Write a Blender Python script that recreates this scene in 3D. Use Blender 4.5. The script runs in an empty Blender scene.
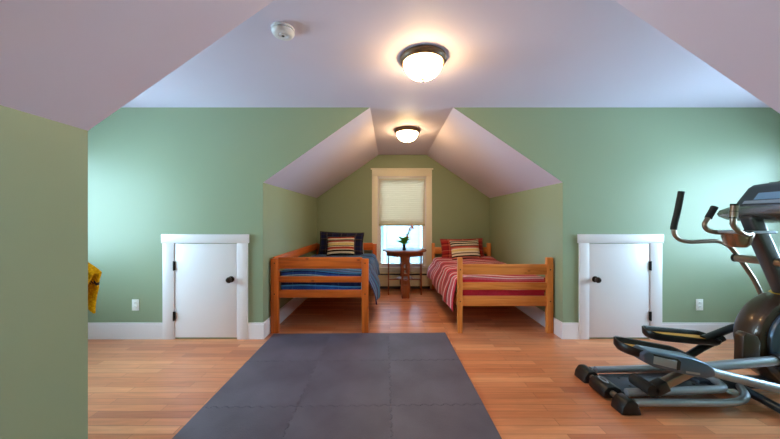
import bpy, bmesh, math, random
from mathutils.geometry import tessellate_polygon
from mathutils import Vector, Matrix, Euler
random.seed(7)
S = bpy.context.scene
C = S.collection
PI = math.pi

# ------------------------------------------------------------------ colour
def lin(c):
    return tuple(((v/255)/12.92 if v/255 <= .04045 else ((v/255+.055)/1.055)**2.4) for v in c)
def rgba(c): return (*lin(c), 1.0)

# ------------------------------------------------------------------ materials
class NT:
    def __init__(s, name):
        m = bpy.data.materials.new(name); m.use_nodes = True
        s.m = m; s.t = m.node_tree; s.N = s.t.nodes; s.L = s.t.links
        s.b = s.N['Principled BSDF']; s.out = s.N['Material Output']
    def n(s, kind, **kw):
        nd = s.N.new(kind)
        for k, v in kw.items():
            if k in nd.inputs.keys(): nd.inputs[k].default_value = v
            else: setattr(nd, k, v)
        return nd
    def l(s, a, b): s.L.new(a, b)
    def bump(s, height, strength=.2, dist=.01):
        b = s.n('ShaderNodeBump'); b.inputs['Strength'].default_value = strength
        b.inputs['Distance'].default_value = dist
        s.l(height, b.inputs['Height']); s.l(b.outputs[0], s.b.inputs['Normal'])
    def coords(s, scale=(1, 1, 1), src='Object', rot=(0, 0, 0)):
        t = s.n('ShaderNodeTexCoord'); mp = s.n('ShaderNodeMapping')
        mp.inputs['Scale'].default_value = scale; mp.inputs['Rotation'].default_value = rot
        s.l(t.outputs[src], mp.inputs[0]); return mp.outputs[0]

def plain(name, col, rough=.5, metal=0, spec=.5, noise=None, coat=0):
    k = NT(name); b = k.b
    b.inputs['Base Color'].default_value = rgba(col)
    b.inputs['Roughness'].default_value = rough; b.inputs['Metallic'].default_value = metal
    b.inputs['Specular IOR Level'].default_value = spec
    b.inputs['Coat Weight'].default_value = coat
    if noise:
        t = k.n('ShaderNodeTexNoise', Scale=noise[0], Detail=3.0)
        k.l(k.coords(), t.inputs['Vector']); k.bump(t.outputs['Fac'], noise[1], noise[2])
    return k.m

def paint(name, col, rough=.45, spec=.35):
    k = NT(name)
    k.b.inputs['Roughness'].default_value = rough; k.b.inputs['Specular IOR Level'].default_value = spec
    c = k.coords()
    n1 = k.n('ShaderNodeTexNoise', Scale=1.3, Detail=4.0); k.l(c, n1.inputs['Vector'])
    r = k.n('ShaderNodeValToRGB')
    r.color_ramp.elements[0].color = rgba(tuple(v*.985 for v in col)); r.color_ramp.elements[1].color = rgba(tuple(min(255, v*1.015) for v in col))
    k.l(n1.outputs['Fac'], r.inputs[0]); k.l(r.outputs[0], k.b.inputs['Base Color'])
    n2 = k.n('ShaderNodeTexNoise', Scale=220.0, Detail=2.0); k.l(c, n2.inputs['Vector'])
    k.bump(n2.outputs['Fac'], .06, .002)
    return k.m

def wood(name, c1, c2, axis, rough=.38, scale=1.0, knots=True):
    k = NT(name)
    sc = [28*scale]*3; sc['xyz'.index(axis)] = 1.6*scale
    v = k.coords(tuple(sc))
    n = k.n('ShaderNodeTexNoise', Scale=1.0, Detail=5.0, Distortion=.6); k.l(v, n.inputs['Vector'])
    r = k.n('ShaderNodeValToRGB')
    r.color_ramp.elements[0].position = .3; r.color_ramp.elements[1].position = .72
    r.color_ramp.elements[0].color = rgba(c1); r.color_ramp.elements[1].color = rgba(c2)
    k.l(n.outputs['Fac'], r.inputs[0])
    col = r.outputs[0]
    if knots:
        sc2 = [9.0]*3; sc2['xyz'.index(axis)] = 5.0
        vo = k.n('ShaderNodeTexVoronoi', Scale=1.0); k.l(k.coords(tuple(sc2)), vo.inputs['Vector'])
        rr = k.n('ShaderNodeValToRGB'); e = rr.color_ramp.elements
        e[0].position = .06; e[1].position = .14; e[0].color = (.25, .12, .06, 1); e[1].color = (1, 1, 1, 1)
        k.l(vo.outputs['Distance'], rr.inputs[0])
        mx = k.n('ShaderNodeMix', data_type='RGBA', blend_type='MULTIPLY'); mx.inputs[0].default_value = .75
        k.l(col, mx.inputs[6]); k.l(rr.outputs[0], mx.inputs[7]); col = mx.outputs[2]
    k.l(col, k.b.inputs['Base Color'])
    k.b.inputs['Roughness'].default_value = rough; k.b.inputs['Specular IOR Level'].default_value = .4
    k.bump(n.outputs['Fac'], .08, .002)
    return k.m

def ramp_const(k, fac, stops, interp='CONSTANT'):
    r = k.n('ShaderNodeValToRGB'); cr = r.color_ramp; cr.interpolation = interp
    cr.elements[0].position = stops[0][0]; cr.elements[0].color = rgba(stops[0][1])
    cr.elements[1].position = stops[1][0]; cr.elements[1].color = rgba(stops[1][1])
    for p, c in stops[2:]:
        e = cr.elements.new(p); e.color = rgba(c)
    k.l(fac, r.inputs[0]); return r.outputs[0]

def fabric(name, vst=None, vrep=1, ust=None, urep=1, mixf=.5, rough=.9, bump=.25):
    """cloth with woven stripes along u and / or v of its UV map"""
    k = NT(name)
    uv = k.n('ShaderNodeUVMap'); sp = k.n('ShaderNodeSeparateXYZ'); k.l(uv.outputs[0], sp.inputs[0])
    def band(sock, st, rep):
        m = k.n('ShaderNodeMath', operation='MULTIPLY'); m.inputs[1].default_value = rep; k.l(sock, m.inputs[0])
        f = k.n('ShaderNodeMath', operation='FRACT'); k.l(m.outputs[0], f.inputs[0])
        return ramp_const(k, f.outputs[0], st)
    cols = []
    if vst: cols.append(band(sp.outputs[1], vst, vrep))
    if ust: cols.append(band(sp.outputs[0], ust, urep))
    col = cols[0]
    if len(cols) == 2:
        mx = k.n('ShaderNodeMix', data_type='RGBA'); mx.inputs[0].default_value = mixf
        k.l(cols[0], mx.inputs[6]); k.l(cols[1], mx.inputs[7]); col = mx.outputs[2]
    n = k.n('ShaderNodeTexNoise', Scale=60.0, Detail=3.0); k.l(k.coords(), n.inputs['Vector'])
    mr = k.n('ShaderNodeMapRange'); mr.inputs['To Min'].default_value = .75; mr.inputs['To Max'].default_value = 1.2
    k.l(n.outputs['Fac'], mr.inputs[0])
    m2 = k.n('ShaderNodeMix', data_type='RGBA', blend_type='MULTIPLY'); m2.inputs[0].default_value = 1
    k.l(col, m2.inputs[6]); k.l(mr.outputs[0], m2.inputs[7])
    k.l(m2.outputs[2], k.b.inputs['Base Color'])
    k.b.inputs['Roughness'].default_value = rough; k.b.inputs['Specular IOR Level'].default_value = .15
    k.b.inputs['Sheen Weight'].default_value = .15
    k.bump(n.outputs['Fac'], bump, .006)
    return k.m

def glass_pane(name):
    k = NT(name)
    tr = k.n('ShaderNodeBsdfTransparent'); gl = k.n('ShaderNodeBsdfGlossy', Roughness=.02)
    tr.inputs[0].default_value = (.95, .98, .98, 1)
    fr = k.n('ShaderNodeFresnel', IOR=1.45)
    mx = k.n('ShaderNodeMixShader'); k.l(fr.outputs[0], mx.inputs[0]); k.l(tr.outputs[0], mx.inputs[1]); k.l(gl.outputs[0], mx.inputs[2])
    k.l(mx.outputs[0], k.out.inputs[0]); return k.m

def emissive(name, col, strength):
    k = NT(name)
    k.b.inputs['Base Color'].default_value = (.8, .78, .7, 1); k.b.inputs['Roughness'].default_value = .3
    k.b.inputs['Emission Color'].default_value = (*col, 1); k.b.inputs['Emission Strength'].default_value = strength
    return k.m

def leaf_mat(name, col):
    k = NT(name)
    d = k.n('ShaderNodeBsdfDiffuse'); d.inputs[0].default_value = rgba(col)
    t = k.n('ShaderNodeBsdfTranslucent'); t.inputs[0].default_value = rgba(col)
    mx = k.n('ShaderNodeMixShader'); mx.inputs[0].default_value = .5
    k.l(d.outputs[0], mx.inputs[1]); k.l(t.outputs[0], mx.inputs[2]); k.l(mx.outputs[0], k.out.inputs[0]); return k.m

WALLC = (146, 160, 132)
M = {}
M['wall'] = paint('sage_paint', WALLC, .42, .45)
M['ceil'] = paint('ceiling_paint', (219, 209, 231), .6, .3)
M['trim'] = paint('white_trim_paint', (234, 227, 232), .3, .5)
M['wintrim'] = paint('cream_trim_paint', (242, 236, 220), .35, .4)
M['black'] = plain('black_plastic', (20, 18, 20), .38, spec=.5)
M['softblack'] = plain('black_rubber', (22, 20, 21), .7, noise=(300, .2, .001))
M['bronze'] = plain('oil_rubbed_bronze', (52, 38, 28), .35, .7)
M['ringbronze'] = plain('aged_bronze_ring', (100, 75, 52), .4, .3)
M['hinge'] = plain('dark_hinge_metal', (35, 30, 30), .4, .6)
M['plate'] = plain('outlet_plastic', (238, 238, 235), .35)
M['slot'] = plain('outlet_slots', (40, 40, 40), .6)
M['glass'] = glass_pane('window_glass')
M['bowl'] = emissive('lit_frosted_bowl', (1, .69, .32), 22)
M['silver'] = plain('silver_powder_coat', (165, 172, 185), .42, .6)
M['graymetal'] = plain('gunmetal_paint', (72, 82, 96), .3, .6)
M['bluegray'] = plain('blue_gray_shroud', (88, 106, 130), .3, .5)
M['drum'] = plain('bronze_black_shroud', (70, 52, 40), .3, .3, coat=.3)
M['tubebronze'] = plain('satin_nickel_bronze', (150, 132, 118), .28, .85)
M['mast'] = plain('mast_gray', (88, 84, 88), .3, .7)
M['gold'] = plain('gold_collar', (205, 160, 60), .35, .5)
M['yellowpad'] = plain('yellow_foot_pad', (196, 140, 38), .6, noise=(120, .3, .002))
M['screen'] = plain('console_lcd', (120, 150, 180), .15)
M['panel'] = plain('console_face', (58, 60, 68), .4, .2)
M['consolelip'] = plain('console_lip', (120, 112, 108), .25, .7)
M['orange'] = plain('copper_tray', (156, 122, 100), .25, .8)
M['smoke'] = plain('detector_plastic', (225, 222, 228), .45)
M['darkgrey'] = plain('dark_grille', (60, 58, 62), .6)
M['heater'] = paint('heater_enamel', (232, 216, 180), .4, .4)
M['leaf'] = leaf_mat('green_leaf', (104, 176, 62))
M['stem'] = plain('green_stem', (95, 140, 60), .5)
M['petal'] = leaf_mat('orange_petal', (236, 140, 66))
M['vase'] = plain('dark_vase_glaze', (50, 60, 72), .12, .2)
M['yellowknit'] = None
BW1, BW2 = (170, 74, 18), (222, 112, 38)
for a in 'xyz':
    M['pineL'+a] = wood('orange_pine_'+a, BW1, BW2, a)
    M['pineR'+a] = wood('honey_pine_'+a, (192, 106, 42), (234, 152, 78), a)
    M['oak'+a] = wood('cherry_table_'+a, (112, 52, 24), (158, 82, 40), a, .3, knots=False)

def floor_mat():
    k = NT('laminate_strip_floor')
    v = k.coords((1, 1, 1))
    br = k.n('ShaderNodeTexBrick', Scale=1.0); br.offset = .37; br.offset_frequency = 2; br.squash = 1
    br.inputs['Color1'].default_value = (0, 0, 0, 1); br.inputs['Color2'].default_value = (1, 1, 1, 1)
    br.inputs['Mortar'].default_value = (.5, .5, .5, 1); br.inputs['Mortar Size'].default_value = .0012
    br.inputs['Brick Width'].default_value = .62; br.inputs['Row Height'].default_value = .0667
    br.inputs['Bias'].default_value = 0
    k.l(v, br.inputs['Vector'])
    col = ramp_const(k, br.outputs['Color'], [(0, (190, 112, 74)), (.35, (214, 140, 98)), (.6, (200, 124, 84)), (.85, (228, 158, 114)), (1, (172, 98, 66))], 'LINEAR')
    g = k.n('ShaderNodeTexNoise', Scale=1.0, Detail=6.0, Distortion=.8); k.l(k.coords((3.0, 38, 1)), g.inputs['Vector'])
    gr = k.n('ShaderNodeMapRange'); gr.inputs['From Min'].default_value = .3; gr.inputs['From Max'].default_value = .7
    gr.inputs['To Min'].default_value = .86; gr.inputs['To Max'].default_value = 1.1
    k.l(g.outputs['Fac'], gr.inputs[0])
    m = k.n('ShaderNodeMix', data_type='RGBA', blend_type='MULTIPLY'); m.inputs[0].default_value = 1
    k.l(col, m.inputs[6]); k.l(gr.outputs[0], m.inputs[7])
    # knots
    vo = k.n('ShaderNodeTexVoronoi', Scale=1.0); k.l(k.coords((2.2, 6.0, 1)), vo.inputs['Vector'])
    kr = ramp_const(k, vo.outputs['Distance'], [(.02, (120, 80, 60)), (.09, (255, 255, 255))], 'LINEAR')
    m2 = k.n('ShaderNodeMix', data_type='RGBA', blend_type='MULTIPLY'); m2.inputs[0].default_value = .6
    k.l(m.outputs[2], m2.inputs[6]); k.l(kr, m2.inputs[7])
    # joints
    m3 = k.n('ShaderNodeMix', data_type='RGBA'); k.l(br.outputs['Fac'], m3.inputs[0])
    k.l(m2.outputs[2], m3.inputs[6]); m3.inputs[7].default_value = rgba((135, 84, 56))
    k.l(m3.outputs[2], k.b.inputs['Base Color'])
    k.b.inputs['Roughness'].default_value = .28; k.b.inputs['Specular IOR Level'].default_value = .5
    k.bump(g.outputs['Fac'], .03, .002)
    return k.m
M['floor'] = floor_mat()

def foam_mat():
    k = NT('charcoal_foam')
    c = k.coords()
    n = k.n('ShaderNodeTexNoise', Scale=2.6, Detail=6.0); k.l(c, n.inputs['Vector'])
    col = ramp_const(k, n.outputs['Fac'], [(.3, (78, 74, 88)), (.7, (102, 98, 114))], 'LINEAR')
    k.l(col, k.b.inputs['Base Color'])
    k.b.inputs['Roughness'].default_value = .46; k.b.inputs['Specular IOR Level'].default_value = .45
    v = k.n('ShaderNodeTexVoronoi', Scale=170.0); k.l(c, v.inputs['Vector'])
    k.bump(v.outputs['Distance'], .35, .003)
    return k.m
M['foam'] = foam_mat()

def knit_mat():
    k = NT('yellow_knit')
    c = k.coords()
    w = k.n('ShaderNodeTexVoronoi', Scale=70.0); k.l(c, w.inputs['Vector'])
    col = ramp_const(k, w.outputs['Distance'], [(.0, (250, 196, 24)), (.8, (214, 150, 10))], 'LINEAR')
    k.l(col, k.b.inputs['Base Color']); k.b.inputs['Roughness'].default_value = .95
    k.b.inputs['Specular IOR Level'].default_value = .1
    k.bump(w.outputs['Distance'], .8, .01)
    return k.m
M['yellowknit'] = knit_mat()
M['darkband'] = plain('dark_brown_ribbon', (48, 34, 28), .8)

def shade_mat():
    k = NT('cellular_shade_cloth')
    d = k.n('ShaderNodeBsdfDiffuse'); d.inputs[0].default_value = rgba((226, 228, 208))
    t = k.n('ShaderNodeBsdfTranslucent'); t.inputs[0].default_value = rgba((246, 222, 202))
    mx = k.n('ShaderNodeMixShader'); mx.inputs[0].default_value = .62
    k.l(d.outputs[0], mx.inputs[1]); k.l(t.outputs[0], mx.inputs[2]); k.l(mx.outputs[0], k.out.inputs[0]); return k.m
M['shade'] = shade_mat()
M['shaderail'] = plain('shade_bottom_rail', (196, 184, 142), .5)

# striped cloths
CR, BK, RD, YE, GR, PK = (240, 228, 206), (24, 20, 24), (172, 46, 42), (228, 208, 146), (120, 106, 98), (205, 120, 108)
M['cushL'] = fabric('striped_cushion_cloth', [(0, BK), (.06, CR), (.16, BK), (.24, CR), (.28, PK), (.33, RD), (.40, CR), (.44, BK), (.47, YE), (.60, CR), (.66, RD), (.72, GR), (.80, CR), (.86, RD), (.92, BK)])
M['cushR'] = fabric('striped_cushion_cloth_pale', [(0, BK), (.07, PK), (.13, BK), (.19, CR), (.27, GR), (.33, CR), (.40, YE), (.50, CR), (.55, PK), (.61, RD), (.66, GR), (.72, CR), (.77, BK), (.84, CR), (.89, BK), (.95, CR)])
NV, TL, LB, TN = (22, 30, 80), (20, 104, 156), (84, 156, 210), (156, 190, 206)
M['coverL'] = fabric('blue_striped_quilt', [(0, NV), (.18, (34, 74, 150)), (.28, LB), (.32, NV), (.46, TL), (.58, TN), (.61, (40, 76, 150)), (.75, NV), (.82, LB), (.86, TL)], 5,
                     [(0, (30, 36, 80)), (.4, (52, 76, 120)), (.55, (30, 36, 80)), (.7, (86, 120, 150)), (.75, (30, 36, 80))], 4, .18)
M['shamL'] = fabric('navy_plaid_sham', [(0, NV), (.2, (30, 30, 42)), (.35, (96, 84, 84)), (.42, NV), (.7, (58, 50, 58)), (.8, NV)], 2,
                    [(0, NV), (.3, (30, 28, 40)), (.45, (104, 92, 92)), (.52, (24, 24, 46)), (.85, (56, 60, 100)), (.92, NV)], 3, .5)
M['sheetL'] = plain('pale_blue_pillowcase', (190, 200, 212), .9)
DR, PW, MR = (196, 42, 64), (240, 206, 214), (122, 24, 36)
M['coverR'] = fabric('red_striped_quilt', [(0, DR), (.17, PW), (.25, DR), (.36, (205, 96, 110)), (.48, PW), (.55, MR), (.62, DR), (.74, PW), (.80, (196, 70, 86)), (.92, MR)], 3.6)
M['shamR'] = fabric('red_plaid_sham', [(0, (150, 36, 40)), (.25, (196, 92, 70)), (.4, (110, 26, 32)), (.55, (176, 52, 50)), (.75, (208, 120, 100)), (.82, (140, 32, 40))], 2,
                    [(0, (160, 40, 44)), (.4, (120, 28, 34)), (.5, (205, 110, 90)), (.6, (168, 50, 50))], 3, .45)
M['mattress'] = plain('mattress_ticking', (214, 210, 200), .9)
M['sidingN'] = None

# ------------------------------------------------------------------ mesh helpers
def merge(bm, tmp, mat=None):
    me = bpy.data.meshes.new('t'); tmp.to_mesh(me); tmp.free()
    if mat: me.transform(mat)
    bm.from_mesh(me); bpy.data.meshes.remove(me)

def box(bm, x0, x1, y0, y1, z0, z1, bev=.0, seg=2, mat=None):
    t = bmesh.new(); bmesh.ops.create_cube(t, size=1)
    for v in t.verts:
        v.co = Vector(((x0+x1)/2+v.co.x*(x1-x0), (y0+y1)/2+v.co.y*(y1-y0), (z0+z1)/2+v.co.z*(z1-z0)))
    if bev: bmesh.ops.bevel(t, geom=t.edges[:], offset=bev, segments=seg, affect='EDGES', profile=.5)
    merge(bm, t, mat); return bm

def prism(bm, pts, axis, a0, a1, bev=0, seg=2, mat=None):
    """polygon pts in the other two axes (in xyz order), extruded along axis"""
    t = bmesh.new()
    def P(p, a):
        return {'x': (a, p[0], p[1]), 'y': (p[0], a, p[1]), 'z': (p[0], p[1], a)}[axis]
    A = [t.verts.new(P(p, a0)) for p in pts]; B = [t.verts.new(P(p, a1)) for p in pts]
    n = len(pts)
    t.faces.new(A); t.faces.new(B[::-1])
    for i in range(n): t.faces.new((A[i], B[i], B[(i+1) % n], A[(i+1) % n]))
    bmesh.ops.recalc_face_normals(t, faces=t.faces[:])
    if bev: bmesh.ops.bevel(t, geom=t.edges[:], offset=bev, segments=seg, affect='EDGES', profile=.5)
    merge(bm, t, mat); return bm

def smooth_path(pts, n=8):
    pts = [Vector(p) for p in pts]
    if len(pts) < 3: return pts
    P = [2*pts[0]-pts[1]]+pts+[2*pts[-1]-pts[-2]]
    out = []
    for i in range(1, len(P)-2):
        p0, p1, p2, p3 = P[i-1:i+3]
        for k in range(n):
            t = k/n
            out.append(.5*((2*p1)+(p2-p0)*t+(2*p0-5*p1+4*p2-p3)*t*t+(3*p1-p0-3*p2+p3)*t**3))
    out.append(pts[-1]); return out

def tube(bm, pts, r, seg=12, smooth=0, sx=1.0):
    if smooth: 
        m = len(pts)
        rr = r if isinstance(r, (list, tuple)) else [r]*m
        P = smooth_path(pts, smooth)
        R = [rr[min(int(i/smooth), m-1)]*(1-(i/smooth) % 1)+rr[min(int(i/smooth)+1, m-1)]*((i/smooth) % 1) for i in range(len(P))]
    else:
        P = [Vector(p) for p in pts]; R = list(r) if isinstance(r, (list, tuple)) else [r]*len(P)
    t = bmesh.new(); rings = []
    d0 = (P[1]-P[0]).normalized()
    up = Vector((0, 0, 1)) if abs(d0.z) < .9 else Vector((1, 0, 0))
    nrm = (up-d0*up.dot(d0)).normalized()
    for i, p in enumerate(P):
        d = (P[min(i+1, len(P)-1)]-P[max(i-1, 0)]).normalized()
        nrm = (nrm-d*nrm.dot(d)).normalized(); bi = d.cross(nrm)
        rings.append([t.verts.new(p+(nrm*math.cos(a)*R[i]+bi*math.sin(a)*R[i]*sx)) for a in (2*PI*k/seg for k in range(seg))])
    for a, b in zip(rings, rings[1:]):
        for k in range(seg): t.faces.new((a[k], a[(k+1) % seg], b[(k+1) % seg], b[k]))
    t.faces.new(rings[0][::-1]); t.faces.new(rings[-1])
    bmesh.ops.recalc_face_normals(t, faces=t.faces[:])
    merge(bm, t); return bm

def lathe(bm, prof, seg=32, mat=None):
    """profile (r, z) turned round z"""
    t = bmesh.new(); rings = []
    for r, z in prof:
        if r < 1e-5: rings.append([t.verts.new((0, 0, z))])
        else: rings.append([t.verts.new((r*math.cos(2*PI*k/seg), r*math.sin(2*PI*k/seg), z)) for k in range(seg)])
    for a, b in zip(rings, rings[1:]):
        for k in range(seg):
            k2 = (k+1) % seg
            if len(a) == 1 and len(b) == 1: continue
            if len(a) == 1: t.faces.new((a[0], b[k2], b[k]))
            elif len(b) == 1: t.faces.new((a[k], a[k2], b[0]))
            else: t.faces.new((a[k], a[k2], b[k2], b[k]))
    bmesh.ops.recalc_face_normals(t, faces=t.faces[:])
    merge(bm, t, mat); return bm

def T(x, y, z, rx=0, ry=0, rz=0):
    return Matrix.Translation((x, y, z)) @ Euler((rx, ry, rz)).to_matrix().to_4x4()

def wloc(o):
    v = Vector((0, 0, 0))
    while o: v += o.location; o = o.parent
    return v

def obj(name, bm, mat, parent=None, loc=None, rot=None, smooth=True, ang=38, local=False):
    """links bm (given in world coordinates unless local) as one mesh object"""
    me = bpy.data.meshes.new(name)
    base = wloc(parent) if parent else Vector((0, 0, 0))
    org = Vector(loc) if loc is not None else base
    if not local: bmesh.ops.translate(bm, verts=bm.verts[:], vec=-org)
    bm.to_mesh(me); bm.free()
    for m in (mat if isinstance(mat, (list, tuple)) else [mat]): me.materials.append(m)
    if smooth:
        for p in me.polygons: p.use_smooth = True
        me.set_sharp_from_angle(angle=math.radians(ang))
    o = bpy.data.objects.new(name, me); C.objects.link(o)
    if parent: o.parent = parent
    o.location = org-base if parent else org
    if rot: o.rotation_euler = rot
    return o

def tag(o, label, cat, group=None, kind=None):
    o['label'] = label; o['category'] = cat
    if group: o['group'] = group
    if kind: o['kind'] = kind
    return o
def thing(name, label, cat, loc, group=None):
    o = bpy.data.objects.new(name, None); C.objects.link(o); o.location = loc; o.empty_display_size = .1
    bpy.context.view_layer.update()
    return tag(o, label, cat, group)
def struct(name, bm, mat, parent=None, **kw):
    o = obj(name, bm, mat, parent, **kw)
    if not parent: o['kind'] = 'structure'
    return o
B = bmesh.new

# ------------------------------------------------------------------ dimensions (metres; camera over the origin looking along +Y)
HC = 2.376                       # flat ceiling
YF, YN, TH = 3.0, 1.25, .10      # face of the far hall wall, of the near hall wall
XL, XR = -3.95, 4.40             # hall ends
YB, YC = 5.20, -1.0              # end walls of the two alcoves
AL, AR = -1.305, 1.775           # alcove walls
ZK = 1.605                       # alcove knee height
RL, RR = -.2055, .650            # ridge flat edges

# ------------------------------------------------------------------ shell
struct('floor', box(B(), XL-.1, XR+.1, YC-.1, YB+.1, -.1, 0), M['floor'], smooth=False)
struct('ceiling', box(B(), XL-.1, XR+.1, YC-.1, YB+.1, HC, HC+.1), M['ceil'], smooth=False)

def hall_wall(name, left, y0, y1, al, ar, rl, rr):
    if left: pts = [(XL, 0), (al, 0), (al, ZK), (rl, HC), (XL, HC)]
    else: pts = [(XR, 0), (ar, 0), (ar, ZK), (rr, HC), (XR, HC)]
    bm = prism(B(), pts, 'y', y0, y1)
    for f in bm.faces:
        n = f.normal
        if abs(n.x) > .2 and abs(n.z) > .2: f.material_index = 1
    return struct(name, bm, [M['wall'], M['ceil']], smooth=False)
NL = -1.293
hall_wall('wall_front_left', True, YF, YF+TH, AL, AR, RL, RR)
hall_wall('wall_front_right', False, YF, YF+TH, AL, AR, RL, RR)
hall_wall('wall_near_left', True, YN-TH, YN, NL, AR, -.19, RR)
hall_wall('wall_near_right', False, YN-TH, YN, NL, AR, -.19, RR)

def alcove(tagn, ya, yb, al, ar, rl, rr):
    struct('wall_%s_left' % tagn, box(B(), al-TH, al, ya, yb, 0, ZK+.05), M['wall'], smooth=False)
    struct('wall_%s_right' % tagn, box(B(), ar, ar+TH, ya, yb, 0, ZK+.05), M['wall'], smooth=False)
    struct('ceiling_%s_left' % tagn, prism(B(), [(al, ZK), (rl, HC), (rl, HC+.08), (al-TH, HC+.08), (al-TH, ZK)], 'y', ya, yb), M['ceil'], smooth=False)
    struct('ceiling_%s_right' % tagn, prism(B(), [(ar, ZK), (rr, HC), (rr, HC+.08), (ar+TH, HC+.08), (ar+TH, ZK)], 'y', ya, yb), M['ceil'], smooth=False)
alcove('alcove', YF+TH, YB, AL, AR, RL, RR)
alcove('near_alcove', YC, YN-TH, NL, AR, -.19, RR)

def holed(axis, a0, a1, u0, u1, w0, w1, z0, z1, ztop):
    bm = B()
    def bx(ua, ub, za, zb):
        if axis == 'y': box(bm, ua, ub, a0, a1, za, zb)
        else: box(bm, a0, a1, ua, ub, za, zb)
    bx(u0, w0, 0, ztop); bx(w1, u1, 0, ztop); bx(w0, w1, 0, z0); bx(w0, w1, z1, ztop)
    return bm
WX0, WX1, WZ0, WZ1 = -.221, .645, .375, 1.994      # window of the far alcove
struct('wall_back', holed('y', YB, YB+.14, AL-TH, AR+TH, WX0, WX1, WZ0, WZ1, HC), M['wall'], smooth=False)
struct('wall_near_alcove', holed('y', YC-.14, YC, NL-TH, AR+TH, WX0, WX1, WZ0, WZ1, HC), M['wall'], smooth=False)
EY0, EY1, EZ0, EZ1 = 1.52, 2.72, .66, 2.02            # windows at the hall ends
struct('wall_left', holed('x', XL-.14, XL, YN-TH, YF+TH, EY0, EY1, EZ0, EZ1, HC), M['wall'], smooth=False)
struct('wall_right', holed('x', XR, XR+.14, YN-TH, YF+TH, EY0, EY1, EZ0, EZ1, HC), M['wall'], smooth=False)

def window(name, axis, a, sgn, u0, u1, z0, z1, mat, meet=None):
    """window in a wall whose room face is at a; sgn = direction out of the room"""
    def bx(bm, ua, ub, d0, d1, za, zb, bev=.003):
        p, q = sorted((a+sgn*d0, a+sgn*d1))
        if axis == 'y': box(bm, ua, ub, p, q, za, zb, bev)
        else: box(bm, p, q, ua, ub, za, zb, bev)
        return bm
    bm = B(); cw = .10
    bx(bm, u0-cw, u0, -.02, -.0005, z0-.0, z1); bx(bm, u1, u1+cw, -.02, -.0005, z0-.0, z1)
    bx(bm, u0-cw, u1+cw, -.022, -.0005, z1, z1+.115)
    bx(bm, u0-cw-.022, u1+cw+.022, -.035, -.0005, z1+.115, z1+.14, .004)
    bx(bm, u0-cw, u1+cw, -.018, -.0005, z0-.095, z0-.025)          # apron
    w = struct(name, bm, mat); w['kind'] = 'structure'
    obj('sill', bx(B(), u0-cw-.02, u1+cw+.02, -.05, -.0005, z0-.025, z0, .005), mat, w)
    j = B(); t = .018
    bx(j, u0, u0+t, 0, .14, z0, z1, 0); bx(j, u1-t, u1, 0, .14, z0, z1, 0); bx(j, u0+t, u1-t, 0, .14, z1-t, z1, 0); bx(j, u0+t, u1-t, 0, .14, z0, z0+t, 0)
    obj('jamb', j, M['trim'], w)
    zm = meet or (z0+z1)/2
    for (za, zb, d) in ((z0+t, zm+.02, .05), (zm-.02, z1-t, .085)):
        s = B(); f = .042
        bx(s, u0+t, u0+t+f, d, d+.03, za, zb); bx(s, u1-t-f, u1-t, d, d+.03, za, zb)
        bx(s, u0+t+f, u1-t-f, d, d+.03, za, za+f); bx(s, u0+t+f, u1-t-f, d, d+.03, zb-f, zb)
        so = obj('sash', s, M['trim'], w)
        obj('pane', bx(B(), u0+t+f-.004, u1-t-f+.004, d+.012, d+.018, za+f-.004, zb-f+.004, 0), M['glass'], so)
    # daylight portal in the opening
    L = bpy.data.lights.new('daylight_portal', 'AREA'); L.shape = 'RECTANGLE'; L.size = u1-u0; L.size_y = z1-z0
    L.cycles.is_portal = True
    lo = bpy.data.objects.new('daylight_portal', L); C.objects.link(lo)
    c = (u0+u1)/2; zc = (z0+z1)/2
    lo.location = (c, a+sgn*.16, zc) if axis == 'y' else (a+sgn*.16, c, zc)
    d = Vector((0, -sgn, 0)) if axis == 'y' else Vector((-sgn, 0, 0))
    lo.rotation_euler = d.to_track_quat('-Z', 'Z').to_euler()
    return w
window('window_1', 'y', YB, 1, WX0, WX1, WZ0, WZ1, M['wintrim'])
window('window_2', 'y', YC, -1, WX0, WX1, WZ0, WZ1, M['wintrim'])
window('window_3', 'x', XL, -1, EY0, EY1, EZ0, EZ1, M['trim'])
window('window_4', 'x', XR, 1, EY0, EY1, EZ0, EZ1, M['trim'])

# cellular shades
def shade(label, ya, sg, zb):
    sh = thing('window_shade', label, 'window shade', (.212, ya, zb))
    def bx(d0, d1, z0, z1, bev, ins):
        p, q = sorted((ya+sg*d0, ya+sg*d1)); return box(B(), WX0+ins, WX1-ins, p, q, z0, z1, bev)
    t = bmesh.new(); rows = []
    zt, zc = WZ1-.045, zb+.032; n = max(8, int((zt-zc)/.0175))
    for i in range(n+1):
        z = zt+(zc-zt)*i/n; y = ya+sg*(.018+(.003 if i % 2 else 0))
        rows.append((t.verts.new((WX0+.022, y, z)), t.verts.new((WX1-.022, y, z))))
    for p, q in zip(rows, rows[1:]): t.faces.new((p[0], p[1], q[1], q[0]))
    bm = B(); merge(bm, t)
    o = obj('pleated_cloth', bm, M['shade'], sh, smooth=False)
    md = o.modifiers.new('thickness', 'SOLIDIFY'); md.thickness = .002
    obj('bottom_rail', bx(.010, .034, zb, zb+.032, .004, .021), M['shaderail'], sh)
    obj('head_rail', bx(.006, .04, WZ1-.046, WZ1-.019, .003, .021), M['plate'], sh)
shade('cream cellular shade covering the upper two thirds of the far window', YB, 1, 1.113)
shade('unseen cream cellular shade added to dim the window behind the viewer', YC, -1, WZ0+.03)  # out of view, added to cut daylight in the near alcove

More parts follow.
